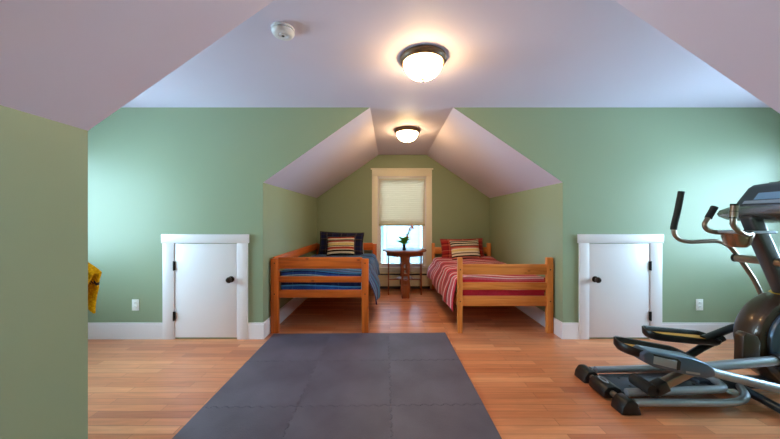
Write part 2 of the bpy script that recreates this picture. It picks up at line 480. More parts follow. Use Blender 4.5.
# baseboards
def baseboard(name, segs):
    bm = B()
    for (x0, x1, y0, y1) in segs: 
        box(bm, x0, x1, y0, y1, 0, .150)
        # moulded cap, a little thinner
        if abs(x1-x0) > abs(y1-y0): box(bm, x0, x1, (y0+.004 if y0 in (YF-.014, YB-.014) else y0), (y1 if y1 in (YF, YB) else y1-.004), .150, .167, .002)
        else: box(bm, (x0 if x0 in (AL, NL, XL) else x0+.004), (x1 if x1 in (AR, XR) else x1-.004), y0, y1, .150, .167, .002)
    struct(name, bm, M['trim'], smooth=False)
k = .014
D1, D2 = (-2.323, -1.456), (1.936, 2.781)
baseboard('baseboard_front_left', [(XL, D1[0], YF-k, YF), (D1[1], AL+k, YF-k, YF)])
baseboard('baseboard_front_right', [(D2[1], XR, YF-k, YF), (AR-k, D2[0], YF-k, YF)])
baseboard('baseboard_alcove_left', [(AL, AL+k, YF, YB)])
baseboard('baseboard_alcove_right', [(AR-k, AR, YF, YB)])
baseboard('baseboard_back', [(AL+k, -.30, YB-k, YB), (.76, AR-k, YB-k, YB)])
baseboard('baseboard_left', [(XL, XL+k, YN, YF-k)])
baseboard('baseboard_right', [(XR-k, XR, YN, YF-k)])
baseboard('baseboard_near_alcove_left', [(NL, NL+k, YC, YN)])
baseboard('baseboard_near_alcove_right', [(AR-k, AR, YC, YN)])

# knee-wall doors with their casings
def knee_door(idx, x0, x1, i0, i1, knob_right):
    bm = B()
    box(bm, x0, i0, YF-.020, YF-.0005, 0, .984, .002); box(bm, i1, x1, YF-.020, YF-.0005, 0, .984, .002)
    box(bm, x0-.012, x1+.012, YF-.024, YF-.0005, .984, 1.074, .002)
    struct('trim_%d' % idx, bm, M['trim'])
    g = .004
    d = struct('door_%d' % idx, box(B(), i0+g, i1-g, YF-.013, YF-.0005, .018, .978, .0015), M['trim'])
    d['kind'] = 'structure'
    xk = i1-.062 if knob_right else i0+.062
    zk = .614
    mt = Matrix.Translation((xk, YF-.013, zk)) @ Euler((PI/2, 0, 0)).to_matrix().to_4x4()
    kn = obj('knob', lathe(B(), [(0, .066), (.018, .065), (.027, .056), (.030, .046), (.026, .034), (.014, .027), (.011, .02), (.011, .006)], 24, mt), M['bronze'], d)
    obj('rose', lathe(B(), [(.012, .012), (.026, .009), (.032, .003), (.032, 0), (0, 0)], 24, mt), M['bronze'], kn)
    xh = i0 if knob_right else i1
    for z in (.752, .238):
        h = B(); box(h, xh-.012, xh+.012, YF-.0215, YF-.0125, z-.045, z+.045, .001)
        tube(h, [(xh, YF-.025, z-.048), (xh, YF-.025, z+.048)], .0055, 10)
        obj('hinge', h, M['hinge'], d)
knee_door(1, D1[0], D1[1], -2.205, -1.562, True)
knee_door(2, D2[0], D2[1], 2.035, 2.66, False)

# outlets
def outlet(x, z, label):
    o = thing('wall_outlet', label, 'outlet', (x, YF, z), None)
    obj('cover_plate', box(B(), x-.036, x+.036, YF-.006, YF-.0003, z-.058, z+.058, .003), M['plate'], o)
    for dz in (.02, -.02):
        s = obj('receptacle', box(B(), x-.016, x+.016, YF-.0085, YF-.005, z+dz-.014, z+dz+.014, .003), M['plate'], o)
        sl = B()
        for dx in (-.006, .006): box(sl, x+dx-.001, x+dx+.001, YF-.0092, YF-.008, z+dz-.003, z+dz+.007)
        obj('slots', sl, M['slot'], s)
outlet((135.8-390)/97.33, .348, 'white duplex outlet on green wall left of the left knee door')
outlet((699.2-390)/97.33, .350, 'white duplex outlet on green wall right of the right knee door')

# baseboard heater under the far window
h = thing('baseboard_heater', 'cream baseboard heater along wall under the far window, behind the table', 'heater', (.22, YB-.05, 0))
bm = prism(B(), [(YB-.068, .055), (YB-.068, .232), (YB-.062, .243), (YB-.066, .245), (YB-.074, .232), (YB-.074, .055)], 'x', -.27, .72)
obj('front_cover', bm, M['heater'], h, smooth=False)
bm = B(); box(bm, -.27, .72, YB-.012, YB-.001, .02, .28, .001); box(bm, -.27, .72, YB-.072, YB-.001, .272, .286, .001)
obj('back_panel', bm, M['heater'], h, smooth=False)
for x in (-.285, .705): obj('end_cap', box(B(), x, x+.03, YB-.08, YB-.001, 0, .288, .004), M['heater'], h)
bm = B()
for i in range(80): box(bm, -.24+i*.0115, -.2385+i*.0115, YB-.055, YB-.015, .09, .15)
obj('fins', bm, M['darkgrey'], h, smooth=False)
bm = B(); box(bm, -.255, .705, YB-.05, YB-.013, .215, .270, .002); box(bm, -.255, .705, YB-.05, YB-.013, .004, .05, .002)  # dark strips stand in for shadow in the top slot and base gap
obj('shadow_strips', bm, M['darkgrey'], h, smooth=False)

# ------------------------------------------------------------------ ceiling lights and smoke detector
def ceiling_light(x, y, label):
    o = thing('ceiling_light', label, 'ceiling light', (x, y, HC), 'flush ceiling lights')
    m = Matrix.Translation((x, y, HC))
    obj('base_ring', lathe(B(), [(0, -.0005), (.160, -.0005), (.165, -.008), (.165, -.02), (.158, -.034), (.148, -.044), (.140, -.044), (.138, -.03), (0, -.03)], 48, m), M['ringbronze'], o)
    prof = [(.137, -.036)]
    for i in range(1, 13):
        a = i/12*PI/2; prof.append((.137*math.cos(a)**.85 if i < 12 else 0, -.036-.112*math.sin(a)))
    obj('glass_bowl', lathe(B(), prof, 48, m), M['bowl'], o)
    obj('finial', lathe(B(), [(0, -.172), (.006, -.171), (.009, -.165), (.006, -.158), (.011, -.152), (.013, -.146), (0, -.143)], 16, m), M['ringbronze'], o)
ceiling_light(.235, 2.08, 'larger looking lit ceiling light, frosted bowl with bronze ring, over the hall')
ceiling_light(.222, 3.755, 'lit frosted ceiling light over the alcove between the two beds')
sd = thing('smoke_detector', 'round white smoke detector on the flat ceiling', 'smoke detector', (-.646, 1.764, HC))
m = Matrix.Translation((-.646, 1.764, HC))
obj('base', lathe(B(), [(0, -.0005), (.068, -.0005), (.068, -.010), (.063, -.012), (0, -.012)], 40, m), M['smoke'], sd)
obj('vent_ring', lathe(B(), [(.058, -.012), (.058, -.019), (0, -.019)], 40, m), M['darkgrey'], sd)
obj('cover', lathe(B(), [(0, -.017), (.064, -.017), (.066, -.022), (.058, -.036), (.046, -.042), (.030, -.041), (.026, -.036), (.022, -.036), (.018, -.043), (0, -.043)], 40, m), M['smoke'], sd)
obj('test_button', lathe(B(), [(.009, -.042), (.008, -.045), (0, -.046)], 16, m), M['darkgrey'], sd)

# ------------------------------------------------------------------ foam floor tiles
TS = .6096
def seam(L=TS, n=16, amp=.008):
    """dovetail line from 0 to L as (s, d)"""
    mg = .024; p = (L-2*mg)/n; out = [(0, 0)]
    for i in range(n):
        a = mg+i*p
        s = 1 if i % 2 else -1
        out += [(a+.22*p, 0), (a+.12*p, s*amp), (a+.88*p, s*amp), (a+.78*p, 0)]
    out.append((L, 0)); return out
SE = seam()
MATROT = math.radians(1.0)
def tile_mesh(ci, ri, nc, nr):
    H = TS/2
    sides = []
    def line(flag): return SE if flag else [(0, 0), (TS, 0)]
    bot = [(s-H, -H+d) for s, d in line(ri < nr-1)]
    right = [(H+d, s-H) for s, d in line(ci < nc-1)]
    top = [(s-H, H+d) for s, d in line(ri > 0)][::-1]
    left = [(-H+d, s-H) for s, d in line(ci > 0)][::-1]
    poly = bot[:-1]+right[:-1]+top[:-1]+left[:-1]
    def off(e):
        out = []; n = len(poly)
        for i in range(n):
            p0, p1, p2 = Vector(poly[i-1]), Vector(poly[i]), Vector(poly[(i+1) % n])
            a = (p1-p0).normalized(); b = (p2-p1).normalized()
            na, nb = Vector((-a.y, a.x)), Vector((-b.y, b.x))
            d = na+nb; d = d/max(.35, d.length_squared)*2
            out.append(p1+d*e)
        return out
    bm = B(); lv = []
    for e, z in ((.0003, .0005), (.0003, .0110), (.0018, .0125)):
        lv.append([bm.verts.new((q.x, q.y, z)) for q in off(e)])
    n = len(poly)
    for a, b in zip(lv, lv[1:]):
        for i in range(n): bm.faces.new((a[i], a[(i+1) % n], b[(i+1) % n], b[i]))
    for row, flip in ((lv[-1], False), (lv[0], True)):
        for tri in tessellate_polygon([[v.co.copy() for v in row]]):
            vs = [row[i] for i in tri]
            a = (vs[1].co-vs[0].co).cross(vs[2].co-vs[0].co).z
            if abs(a) < 1e-12: continue
            if (a < 0) != flip: vs = vs[::-1]
            try: bm.faces.new(vs)
            except ValueError: pass
    return bm
rowt = ['back row of the mat nearest the beds', 'middle row of the mat', 'front row of the mat nearest the viewer']
colt = ['left column, under the foot of the blue bed', 'middle column', 'right column']
TL_ = [['charcoal foam tile with the mat corner by the left bed post', 'charcoal foam tile, middle of the mat row nearest the beds', 'charcoal foam tile with the mat corner between the beds, by the red bed post'],
       ['charcoal foam tile, left edge of the second mat row from the beds', 'charcoal foam tile at the centre of the mat, surrounded by other tiles', 'charcoal foam tile, right edge of the second mat row from the beds'],
       ['charcoal foam tile cut by the photo bottom, left edge of the mat', 'charcoal foam tile cut by the photo bottom, middle of the mat', 'charcoal foam tile cut by the photo bottom, right edge of the mat with dark nick']]
for ri in range(3):
    for ci in range(3):
        dx, dy = (ci-1)*TS, (1-ri)*TS
        cx, cy = -.305, 2.205
        x = cx+dx*math.cos(MATROT)-dy*math.sin(MATROT); y = cy+dx*math.sin(MATROT)+dy*math.cos(MATROT)
        o = obj('foam_tile', tile_mesh(ci, ri, 3, 4), M['foam'], loc=(x, y, 0), rot=(0, 0, MATROT), local=True, smooth=False)
        tag(o, TL_[ri][ci], 'floor tile', 'interlocking foam mat tiles')

# ------------------------------------------------------------------ beds
def bed(name, label, x0, x1, lw, rw, ztop, rails, mk, guard):
    y0, y1, d = 3.135, 5.12, .05
    o = thing(name, label, 'bed', ((x0+x1)/2, (y0+y1)/2, 0), 'pine twin beds')
    for (ya) in (y0, y1-d):
        for (xa, xb) in ((x0, x0+lw), (x1-rw, x1)):
            p = obj('post', box(B(), xa, xb, ya, ya+d, 0, ztop, .006), M[mk+'z'], o)
    for (ya, nm) in ((y0+.010, 'foot_rail'), (y1-d+.010, 'head_rail')):
        for za, zb in rails:
            obj(nm, box(B(), x0+lw-.004, x1-rw+.004, ya, ya+.03, za, zb, .005), M[mk+'x'], o)
    zl = rails[2]
    for xa in (x0+.008, x1-.034):
        obj('side_rail', box(B(), xa, xa+.026, y0+d-.004, y1-d+.004, zl[0]-.02, zl[1]-.005, .004), M[mk+'y'], o)
    obj('slat_base', box(B(), x0+.036, x1-.036, y0+d+.02, y1-d-.02, zl[0]+.0, zl[0]+.02, .003), M[mk+'y'], o)
    if guard:
        za, zb = rails[0]
        obj('guard_rail', box(B(), x0+.006, x0+.032, y0+d-.004, y1-d+.004, zb-.10, zb, .005), M[mk+'y'], o)
    for (xa, xb) in ((x0, x0+lw), (x1-rw, x1)):
        for z in (sum(rails[0])/2, sum(rails[2])/2):
            xc = (xa+xb)/2
            obj('bolt', lathe(B(), [(0, .0022), (.006, .0018), (.007, 0)], 12, Matrix.Translation((xc, y0, z)) @ Euler((PI/2, 0, 0)).to_matrix().to_4x4()), M['hinge'], o)
    return o
bed('bed', 'orange pine twin bed with blue quilt by the left alcove wall', -1.283, -.231, .082, .074, .801,
    [(.694, .817), (.547, .611), (.382, .465)], 'pineL', True)
bed('bed', 'honey pine twin bed with red quilt by the right alcove wall', .730, 1.757, .051, .068, .814,
    [(.629, .742), (.466, .545), (.291, .398)], 'pineR', False)

def mattress(x0, x1, z0, z1, label):
    o = obj('mattress', box(B(), x0, x1, 3.225, 5.03, z0, z1, .05, 4), M['mattress'], loc=((x0+x1)/2, 4.13, z0))
    tag(o, label, 'mattress')
mattress(-1.235, -.275, .404, .615, 'twin mattress under the blue quilt on the left bed')
mattress(.775, 1.705, .313, .545, 'twin mattress under the red quilt on the right bed')

def quilt(label, xw, xs, out, zt, hem, front_z, ffx, mat, seed, bulge, fold=1.0, group='striped quilts'):
    """xw wall side, xs open side edge, out = direction of open side (+1/-1), hem(y)->z, ffx = x range of the front fall"""
    rnd = random.Random(seed)
    ph = [rnd.uniform(0, 6.28) for _ in range(6)]
    bm = B(); uvl = bm.loops.layers.uv.new('UVMap')
    Y0, Y1, NY = 3.215, 4.98, 90
    W = abs(xs-xw)
    def top(x, y):
        f = abs(x-xw)/W
        return zt+.012*math.sin(5.1*y+3*x+ph[0])+.010*math.sin(11*y-7*x+ph[1])+.018*math.sin(PI*min(1, max(0, f)))
    NT_, NR, NS = 22, 7, 16
    grid = []
    for j in range(NY+1):
        y = Y0+(Y1-Y0)*j/NY; row = []
        r = .075; s = 0
        # wall side tuck
        for i in range(3): row.append((xw, y, top(xw, y)-.16+.05*i))
        for i in range(NT_+1):
            f = i/NT_; x = xw+(xs-out*(r-.03)-xw)*f; row.append((x, y, top(x, y)))
        xe = xs-out*(r-.03); ze = top(xe, y)-0.0
        for i in range(1, NR+1):
            a = i/NR*PI/2; row.append((xe+out*r*math.sin(a), y, ze-r*(1-math.cos(a))))
        hz = hem(y)
        for i in range(1, NS+1):
            f = i/NS
            fl = fold*(.030*math.sin(9.5*y+ph[2])+.020*math.sin(17*y+ph[3])+.008*math.sin(31*y+ph[4]))*f**1.2
            x = xe+out*(r+bulge(y)*math.sin(min(1, f*1.25)*PI/2)+max(-.045, fl)); row.append((x, y+.02*f*math.sin(13*y+ph[5]), ze-r+(hz-ze+r)*f))
        grid.append(row)
    V = [[bm.verts.new(p) for p in row] for row in grid]
    n = len(grid[0])
    us = []
    acc = 0
    for i in range(n):
        if i: acc += (Vector(grid[NY//2][i])-Vector(grid[NY//2][i-1])).length
        us.append(acc)
    def face(vs, uvs):
        f = bm.faces.new(vs)
        for l, uv in zip(f.loops, uvs): l[uvl].uv = uv
    for j in range(NY):
        for i in range(n-1):
            a, b = j/NY, (j+1)/NY
            face((V[j][i], V[j][i+1], V[j+1][i+1], V[j+1][i]), ((us[i], a), (us[i+1], a), (us[i+1], b), (us[i], b)))
    # the fall over the foot end, between the posts
    NX, NF = 44, 14
    G = []
    for j in range(NF+1):
        row = []
        for i in range(NX+1):
            x = ffx[0]+(ffx[1]-ffx[0])*i/NX
            z0 = top(x, Y0)
            if j <= 5:
                a = j/5*PI/2; y = Y0-.018*math.sin(a); z = z0-.03*(1-math.cos(a))
            else:
                f = (j-5)/(NF-5); z = z0-.03+(front_z-z0+.03)*f
                y = Y0-.018+.006*math.sin(21*x+ph[2])*f+.004*math.sin(47*x+ph[3])*f
            row.append((x, y, z))
        G.append(row)
    VV = [[bm.verts.new(p) for p in row] for row in G]
    for j in range(NF):
        for i in range(NX):
            a, b = 1-j*.014, 1-(j+1)*.014
            u0, u1 = abs(G[0][i][0]-xw), abs(G[0][i+1][0]-xw)
            face((VV[j][i], VV[j][i+1], VV[j+1][i+1], VV[j+1][i]), ((u0, a), (u1, a), (u1, b), (u0, b)))
    bmesh.ops.recalc_face_normals(bm, faces=bm.faces[:])
    o = obj('quilt', bm, mat, loc=((xw+xs)/2, 4.1, zt), ang=180)
    md = o.modifiers.new('thickness', 'SOLIDIFY'); md.thickness = .008; md.offset = -1 if out > 0 else -1
    tag(o, label, 'quilt', group)
    return o
def hemL(y): return .275+.05*min(1, abs(y-3.5)/.5)+.02*math.sin(7*y)+.04*max(0, y-3.8)
quilt('navy and blue striped quilt draped over the left bed', -1.243, -.262, 1, .640, hemL, .40, (-1.19, -.315), M['coverL'], 3, lambda y: .045+.07*math.exp(-((y-3.62)/.28)**2), .8)
def hemR(y): return .20+.055*(y-3.2)+.008*math.sin(6*y)
quilt('red and pink striped quilt draped over the right bed', 1.712, .755, -1, .580, hemR, .31, (.79, 1.685), M['coverR'], 11, lambda y: .035+.065*min(1, (y-3.2)/1.4), .45)

def pillow(name, label, cat, w, h, t, loc, lean, roll, mats, yaw=0, group=None, piping=None, flange=0):
    bm = B(); uvl = bm.loops.layers.uv.new('UVMap')
    nx, ny = 26, 20
    def pt(u, v, side):
        x = w/2*u*(.95+.05*v*v); z = h/2*v*(.93+.07*u*u)
        f = ((1-abs(u)**3.2)*(1-abs(v)**3.0)); f = max(0, f)**.62
        wr = 1+.10*math.sin(7*u+3*v+w*9)*(1-f)+.05*math.sin(15*v-5*u)
        return (x, side*t/2*f*wr, z)
    F = {}
    for side in (-1, 1):
        for j in range(ny+1):
            for i in range(nx+1):
                u, v = 2*i/nx-1, 2*j/ny-1
                edge = i in (0, nx) or j in (0, ny)
                if edge and side == 1: F[(1, i, j)] = F[(-1, i, j)]
                else: F[(side, i, j)] = bm.verts.new(pt(u, v, side))
    for side in (-1, 1):
        for j in range(ny):
            for i in range(nx):
                ids = [(i, j), (i+1, j), (i+1, j+1), (i, j+1)]
                if side == 1: ids = ids[::-1]
                f = bm.faces.new([F[(side, a, b)] for a, b in ids])
                for l, (a, b) in zip(f.loops, ids): l[uvl].uv = (a/nx, b/ny)
    bmesh.ops.recalc_face_normals(bm, faces=bm.faces[:])
    o = obj(name, bm, mats, loc=loc, rot=(-lean, roll, yaw), local=True, ang=180)
    tag(o, label, cat, group)
    if piping:
        P = []
        for k in range(48):
            a = k/48*4; s = int(a); f = a-s
            u, v = [(-1+2*f, -1), (1, -1+2*f), (1-2*f, 1), (-1, 1-2*f)][s]
            P.append(pt(u, v, -1))
        P.append(P[0])
        c = obj('piping', tube(B(), P, .008, 8), piping, o, local=True); c.location = (0, 0, 0)
    return o
pillow('bed_pillow', 'pale blue pillow behind the navy plaid sham on the left bed', 'pillow', .66, .36, .08, (-.775, 5.0, .815), math.radians(14), 0, M['sheetL'], .03)
pillow('pillow_sham', 'navy plaid pillow sham leaning at the head of the left bed', 'pillow', .74, .39, .12, (-.815, 4.89, .82), math.radians(14), .03, M['shamL'], 0, None, M['sheetL'] and plain('navy_piping', (22, 22, 36), .9))
pillow('striped_cushion', 'cream, red and black striped cushion before the navy sham on the left bed', 'cushion', .45, .33, .12, (-.80, 4.75, .80), math.radians(20), -.03, M['cushL'], 0, 'striped cushions')
pillow('pillow_sham', 'red plaid pillow sham leaning at the head of the right bed', 'pillow', .74, .36, .14, (1.225, 4.95, .73), math.radians(18), -.02, M['shamR'], 0)
pillow('striped_cushion', 'cream and black striped cushion before the red sham on the right bed', 'cushion', .48, .35, .13, (1.235, 4.79, .722), math.radians(24), -.04, M['cushR'], 0, 'striped cushions')

# ------------------------------------------------------------------ round table with cut-out panel legs
tx, ty = .241, 4.79
tb = thing('side_table', 'round dark-stained wooden table with cut-out panel legs before the window', 'table', (tx, ty, 0))
m = Matrix.Translation((tx, ty, 0))
obj('tabletop', lathe(B(), [(0, .735), (.35, .735), (.357, .731), (.357, .715), (.35, .711), (0, .711)], 56, m), M['oakx'], tb)
obj('apron', lathe(B(), [(.30, .711), (.30, .645), (.282, .645), (.282, .711)], 56, m), M['oakx'], tb)
obj('shelf', lathe(B(), [(0, .272), (.125, .272), (.13, .267), (.13, .256), (0, .256)], 40, m), M['oakx'], tb)
def panel_leg(ang):
    # silhouette of the board (half widths at heights)
    out = [(.068, .711), (.072, .64), (.066, .52), (.060, .38), (.064, .28), (.074, .18), (.072, .11), (.052, .075), (.062, .03), (.055, 0)]
    hole = [[(0, .540), (.022, .525), (.032, .495), (.020, .465), (.027, .41), (.022, .39), (0, .386)],
            [(0, .352), (.030, .346), (.034, .30), (.022, .282), (0, .278)], [(0, .252), (.028, .250), (.028, .212), (0, .208)]]
    t = bmesh.new()
    # vertical strips: sample heights and cut a hole in the middle
    zs = sorted(set([z for _, z in out]+[z for hh in hole for _, z in hh]+[i*.711/40 for i in range(41)]))
    def hw(z):
        for (a, za), (b, zb) in zip(out, out[1:]):
            if zb <= z <= za: return b+(a-b)*((z-zb)/(za-zb) if za > zb else 0)
        return out[-1][0]
    def hh(z):
        for h_ in hole:
            if h_[-1][1] <= z <= h_[0][1]:
                for (a, za), (b, zb) in zip(h_, h_[1:]):
                    if zb <= z <= za: return b+(a-b)*((z-zb)/(za-zb) if za > zb else 0)
        return 0
    for side in (-1, 1):
        prev = None
        for z in zs:
            a, b = side*hh(z), side*hw(z)
            cur = [t.verts.new((a, -.010, z)), t.verts.new((b, -.010, z)), t.verts.new((b, .010, z)), t.verts.new((a, .010, z))]
            if prev:
                for k in range(4): t.faces.new((prev[k], prev[(k+1) % 4], cur[(k+1) % 4], cur[k]))
            else: t.faces.new(cur[::-1])
            prev = cur
        t.faces.new(prev)
    bmesh.ops.remove_doubles(t, verts=t.verts[:], dist=1e-5)
    bmesh.ops.recalc_face_normals(t, faces=t.faces[:])
    mm = Matrix.Translation((tx, ty, 0)) @ Matrix.Rotation(ang, 4, 'Z') @ Matrix.Translation((0, -.265, 0))
    bm = B(); merge(bm, t, mm); return bm
for q in range(4):
    obj('leg', panel_leg(q*PI/2), M['oakz'], tb, smooth=False)
for q in range(2):
    bm = box(B(), -.256, .256, -.012, .012, .236, .256, .002, mat=Matrix.Translation((tx, ty, 0)) @ Matrix.Rotation(q*PI/2, 4, 'Z'))
    obj('stretcher', bm, M['oakx'], tb)

# vase of flowers
vx, vy, vz = .225, 4.66, .7355
vs = thing('flower_vase', 'small dark vase of green leaves and orange blossoms on the round table', 'vase', (vx, vy, vz))
m = Matrix.Translation((vx, vy, vz))
obj('vase', lathe(B(), [(0, 0), (.024, 0), (.028, .006), (.026, .03), (.022, .055), (.026, .08), (.031, .094), (.028, .094), (.02, .06), (.0, .05)], 24, m), M['vase'], vs)
def leaf(bm, p, d, L, W):
    d = Vector(d).normalized(); s = d.cross(Vector((0, 0, 1))); s = s.normalized() if s.length > .01 else Vector((1, 0, 0)); up = s.cross(d)
    t = bmesh.new(); n = 6; rows = []
    for i in range(n+1):
        f = i/n; w = W*math.sin(PI*min(.98, f*.92+.06))**.8*.5; c = Vector(p)+d*L*f+Vector((0, 0, -.25*L*f*f))
        rows.append((t.verts.new(c-s*w), t.verts.new(c-up*w*.25), t.verts.new(c+s*w)))
    for a, b in zip(rows, rows[1:]):
        t.faces.new((a[0], a[1], b[1], b[0])); t.faces.new((a[1], a[2], b[2], b[1]))
    bmesh.ops.solidify(t, geom=t.faces[:], thickness=.0012)
    merge(bm, t)
rnd = random.Random(5)
bm = B()
for i in range(20):
    a = i*2.4; e = rnd.uniform(.1, .9)
    leaf(bm, (vx+.012*math.cos(a), vy+.012*math.sin(a), vz+.09+.06*e), (math.cos(a), math.sin(a), .3+e), rnd.uniform(.11, .15), rnd.uniform(.055, .085))
obj('leaves', bm, M['leaf'], vs)
stems = [[(vx, vy, vz+.07), (vx+.03, vy-.01, vz+.2), (vx+.085, vy-.02, vz+.325), (vx+.12, vy-.02, vz+.385)],
         [(vx, vy, vz+.07), (vx+.025, vy+.0, vz+.16), (vx+.05, vy, vz+.23)],
         [(vx, vy, vz+.07), (vx+.05, vy+.01, vz+.22), (vx+.135, vy, vz+.37)]]
bm = B()
for s in stems: tube(bm, s, .0055, 6, 6)
obj('stems', bm, M['stem'], vs)
def bloom(p, r):
    bm = B()
    for i in range(6):
        a = i*PI/3; leaf(bm, p, (math.cos(a), -.5, math.sin(a)*.9+.2), r, r*.7)
    lathe(bm, [(0, -.008), (.007, -.004), (.007, .004), (0, .008)], 10, Matrix.Translation(p)); return bm
for p, r in (((vx+.12, vy-.02, vz+.385), .045), ((vx+.05, vy, vz+.23), .05), ((vx+.135, vy, vz+.365), .042), ((vx+.085, vy-.02, vz+.335), .036), ((vx+.045, vy-.01, vz+.20), .042)):
    obj('blossom', bloom(p, r), M['petal'], vs)

# ------------------------------------------------------------------ elliptical trainer
E = thing('elliptical_trainer', 'black and silver elliptical exercise machine on the wood floor at right', 'elliptical trainer', (2.2, 2.07, 0))
def ep(name, bm, mat, par=E, **kw): return obj(name, bm, mat, par, **kw)
# rear stabiliser: metal tube, two end caps, centre cover
rs = ep('rear_stabilizer', tube(B(), [(1.505, 1.86, .05), (1.505, 2.27, .05)], .020, 14), M['tubebronze'])
for ya, yb in ((1.82, 1.92), (2.175, 2.30)):
    ep('end_cap', prism(B(), [(1.445, .001), (1.455, .05), (1.48, .085), (1.52, .092), (1.55, .075), (1.575, .001)], 'y', ya, yb, .010), M['black'], rs)
cc = ep('centre_cover', prism(B(), [(1.45, .012), (1.45, .06), (1.475, .088), (1.53, .092), (1.575, .07), (1.58, .012)], 'y', 1.975, 2.135, .010), M['black'], rs)
bm = lathe(B(), [(0, .0025), (.045, .0025), (.047, 0)], 28, Matrix.Translation((1.507, 2.065, .0935)) @ Matrix.Rotation(.08, 4, 'Y') @ Matrix.Diagonal((.45, 1, 1, 1)))
ep('badge', bm, M['silver'], cc)
bm = lathe(B(), [(0, .0012), (.030, .0012), (.031, 0)], 24, Matrix.Translation((1.507, 2.065, .0965)) @ Matrix.Rotation(.08, 4, 'Y') @ Matrix.Diagonal((.4, 1, 1, 1)))
ep('badge_inlay', bm, M['panel'], cc)
# base frame
ep('outer_rail', tube(B(), [(1.56, 1.865, .055), (1.9, 1.865, .055), (2.15, 1.865, .055), (2.27, 1.885, .058), (2.36, 1.94, .062), (2.42, 2.02, .07)], .022, 12, 6), M['silver'])
ep('outer_rail', tube(B(), [(1.56, 2.275, .055), (1.9, 2.275, .055), (2.15, 2.275, .055), (2.27, 2.255, .058), (2.36, 2.20, .062), (2.42, 2.12, .07)], .022, 12, 6), M['silver'])
ep('roller_track', tube(B(), [(1.56, 1.925, .085), (1.9, 1.925, .095), (2.14, 1.925, .105), (2.215, 1.945, .108), (2.245, 2.0, .11), (2.25, 2.07, .11), (2.245, 2.14, .11), (2.215, 2.195, .108), (2.14, 2.215, .105), (1.9, 2.215, .095), (1.56, 2.215, .085)], .024, 12, 5), M['silver'])
ep('deck_plate', prism(B(), [(1.56, .058), (1.56, .07), (2.2, .085), (2.2, .07)], 'y', 1.955, 2.185, .003), M['graymetal'])
for x in (1.66, 1.82, 1.98, 2.10):
    for y in (2.02, 2.12): ep('deck_bolt', lathe(B(), [(0, .003), (.007, .002), (.009, 0)], 12, Matrix.Translation((x, y, .0735+(x-1.56)*.0235))), M['black'])
ep('centre_beam', box(B(), 2.15, 3.05, 2.03, 2.11, .045, .105, .008), M['graymetal'])
for x in (2.44, 3.02):
    fs = ep('front_stabilizer', tube(B(), [(x, 1.74, .034), (x, 1.9, .045), (x, 2.07, .055), (x, 2.24, .045), (x, 2.40, .034)], .027, 14, 6), M['graymetal'])
    for ya, yb in ((1.68, 1.755), (2.385, 2.46)): ep('end_cap', box(B(), x-.038, x+.038, ya, yb, .001, .068, .012), M['black'], fs)
# drive shroud (drum)
def disc(cx, cz, r, y0, y1, rim=.03, seg=64):
    w = (y1-y0)
    prof = [(0, 0), (r-rim, 0), (r-rim*.4, rim*.25), (r, rim), (r, w-rim), (r-rim*.4, w-rim*.25), (r-rim, w), (0, w)]
    return lathe(B(), prof, seg, Matrix.Translation((cx, y1, cz)) @ Matrix.Rotation(PI/2, 4, 'X'))
dr = ep('drive_shroud', disc(2.84, .385, .33, 1.985, 2.155, .035), M['drum'])
for a0 in (2.25, 2.31, 2.9, 2.96):
    x, z = 2.84+.29*math.cos(a0), .385+.29*math.sin(a0)
    sb = lathe(B(), [(0, .003), (.006, .002), (.007, 0)], 10, Matrix.Translation((x, 1.985, z)) @ Matrix.Rotation(PI/2, 4, 'X'))
    ep('shroud_screw', sb, M['black'], dr)
ep('rear_guard', prism(B(), [(2.37, .22), (2.375, .44), (2.40, .465), (2.475, .44), (2.495, .40), (2.49, .22)], 'y', 1.96, 2.02, .012), M['drum'])
for (ya, yb, nm) in ((1.955, 1.99, 'near'), (2.15, 2.185, 'far')):
    cd = ep('crank_disc', disc(2.82, .385, .262, ya, yb, .012), M['bluegray'])
    ep('hub_cap', lathe(B(), [(0, .012), (.04, .010), (.05, 0)], 28, Matrix.Translation((2.82, ya if nm == 'near' else yb, .385)) @ Matrix.Rotation(PI/2 if nm == 'near' else -PI/2, 4, 'X')), M['silver'], cd)
# mast
def along(p, q, w, d, bev=.012):
    p, q = Vector(p), Vector(q); v = q-p; L = v.length
    rot = v.to_track_quat('Z', 'Y').to_matrix().to_4x4()
    return box(B(), -w/2, w/2, -d/2, d/2, 0, L, bev, 3, Matrix.Translation(p) @ rot)
ep('mast', along((2.825, 2.07, .64), (2.545, 2.07, 1.26), .085, .085, .02), M['mast'])
ep('mast_collar', lathe(B(), [(.05, 0), (.068, .004), (.07, .014), (.06, .022), (.05, .024)], 28, T(2.795, 2.07, .70, 0, -.42, 0)), M['gold'])
# console
ctr = 2.07
def loft_y(sections):
    t = bmesh.new(); R = []
    for y, pts in sections: R.append([t.verts.new((x, y, z)) for x, z in pts])
    n = len(R[0])
    for a, b in zip(R, R[1:]):
        for i in range(n): t.faces.new((a[i], a[(i+1) % n], b[(i+1) % n], b[i]))
    t.faces.new(R[0]); t.faces.new(R[-1][::-1])
    bmesh.ops.recalc_face_normals(t, faces=t.faces[:])
    bm = B(); merge(bm, t); return bm
lip0 = [(2.335, 1.268), (2.355, 1.290), (2.45, 1.312), (2.60, 1.33), (2.85, 1.335), (2.88, 1.30), (2.78, 1.245), (2.58, 1.218), (2.42, 1.232), (2.35, 1.252)]
lip = [(x+.18, 1.272+(z-1.272)*1.35) for x, z in lip0]
def shrink(pts, f, dx=0):
    cx = sum(p[0] for p in pts)/len(pts); cz = sum(p[1] for p in pts)/len(pts)
    return [(cx+(x-cx)*f+dx, cz+(z-cz)*f) for x, z in pts]
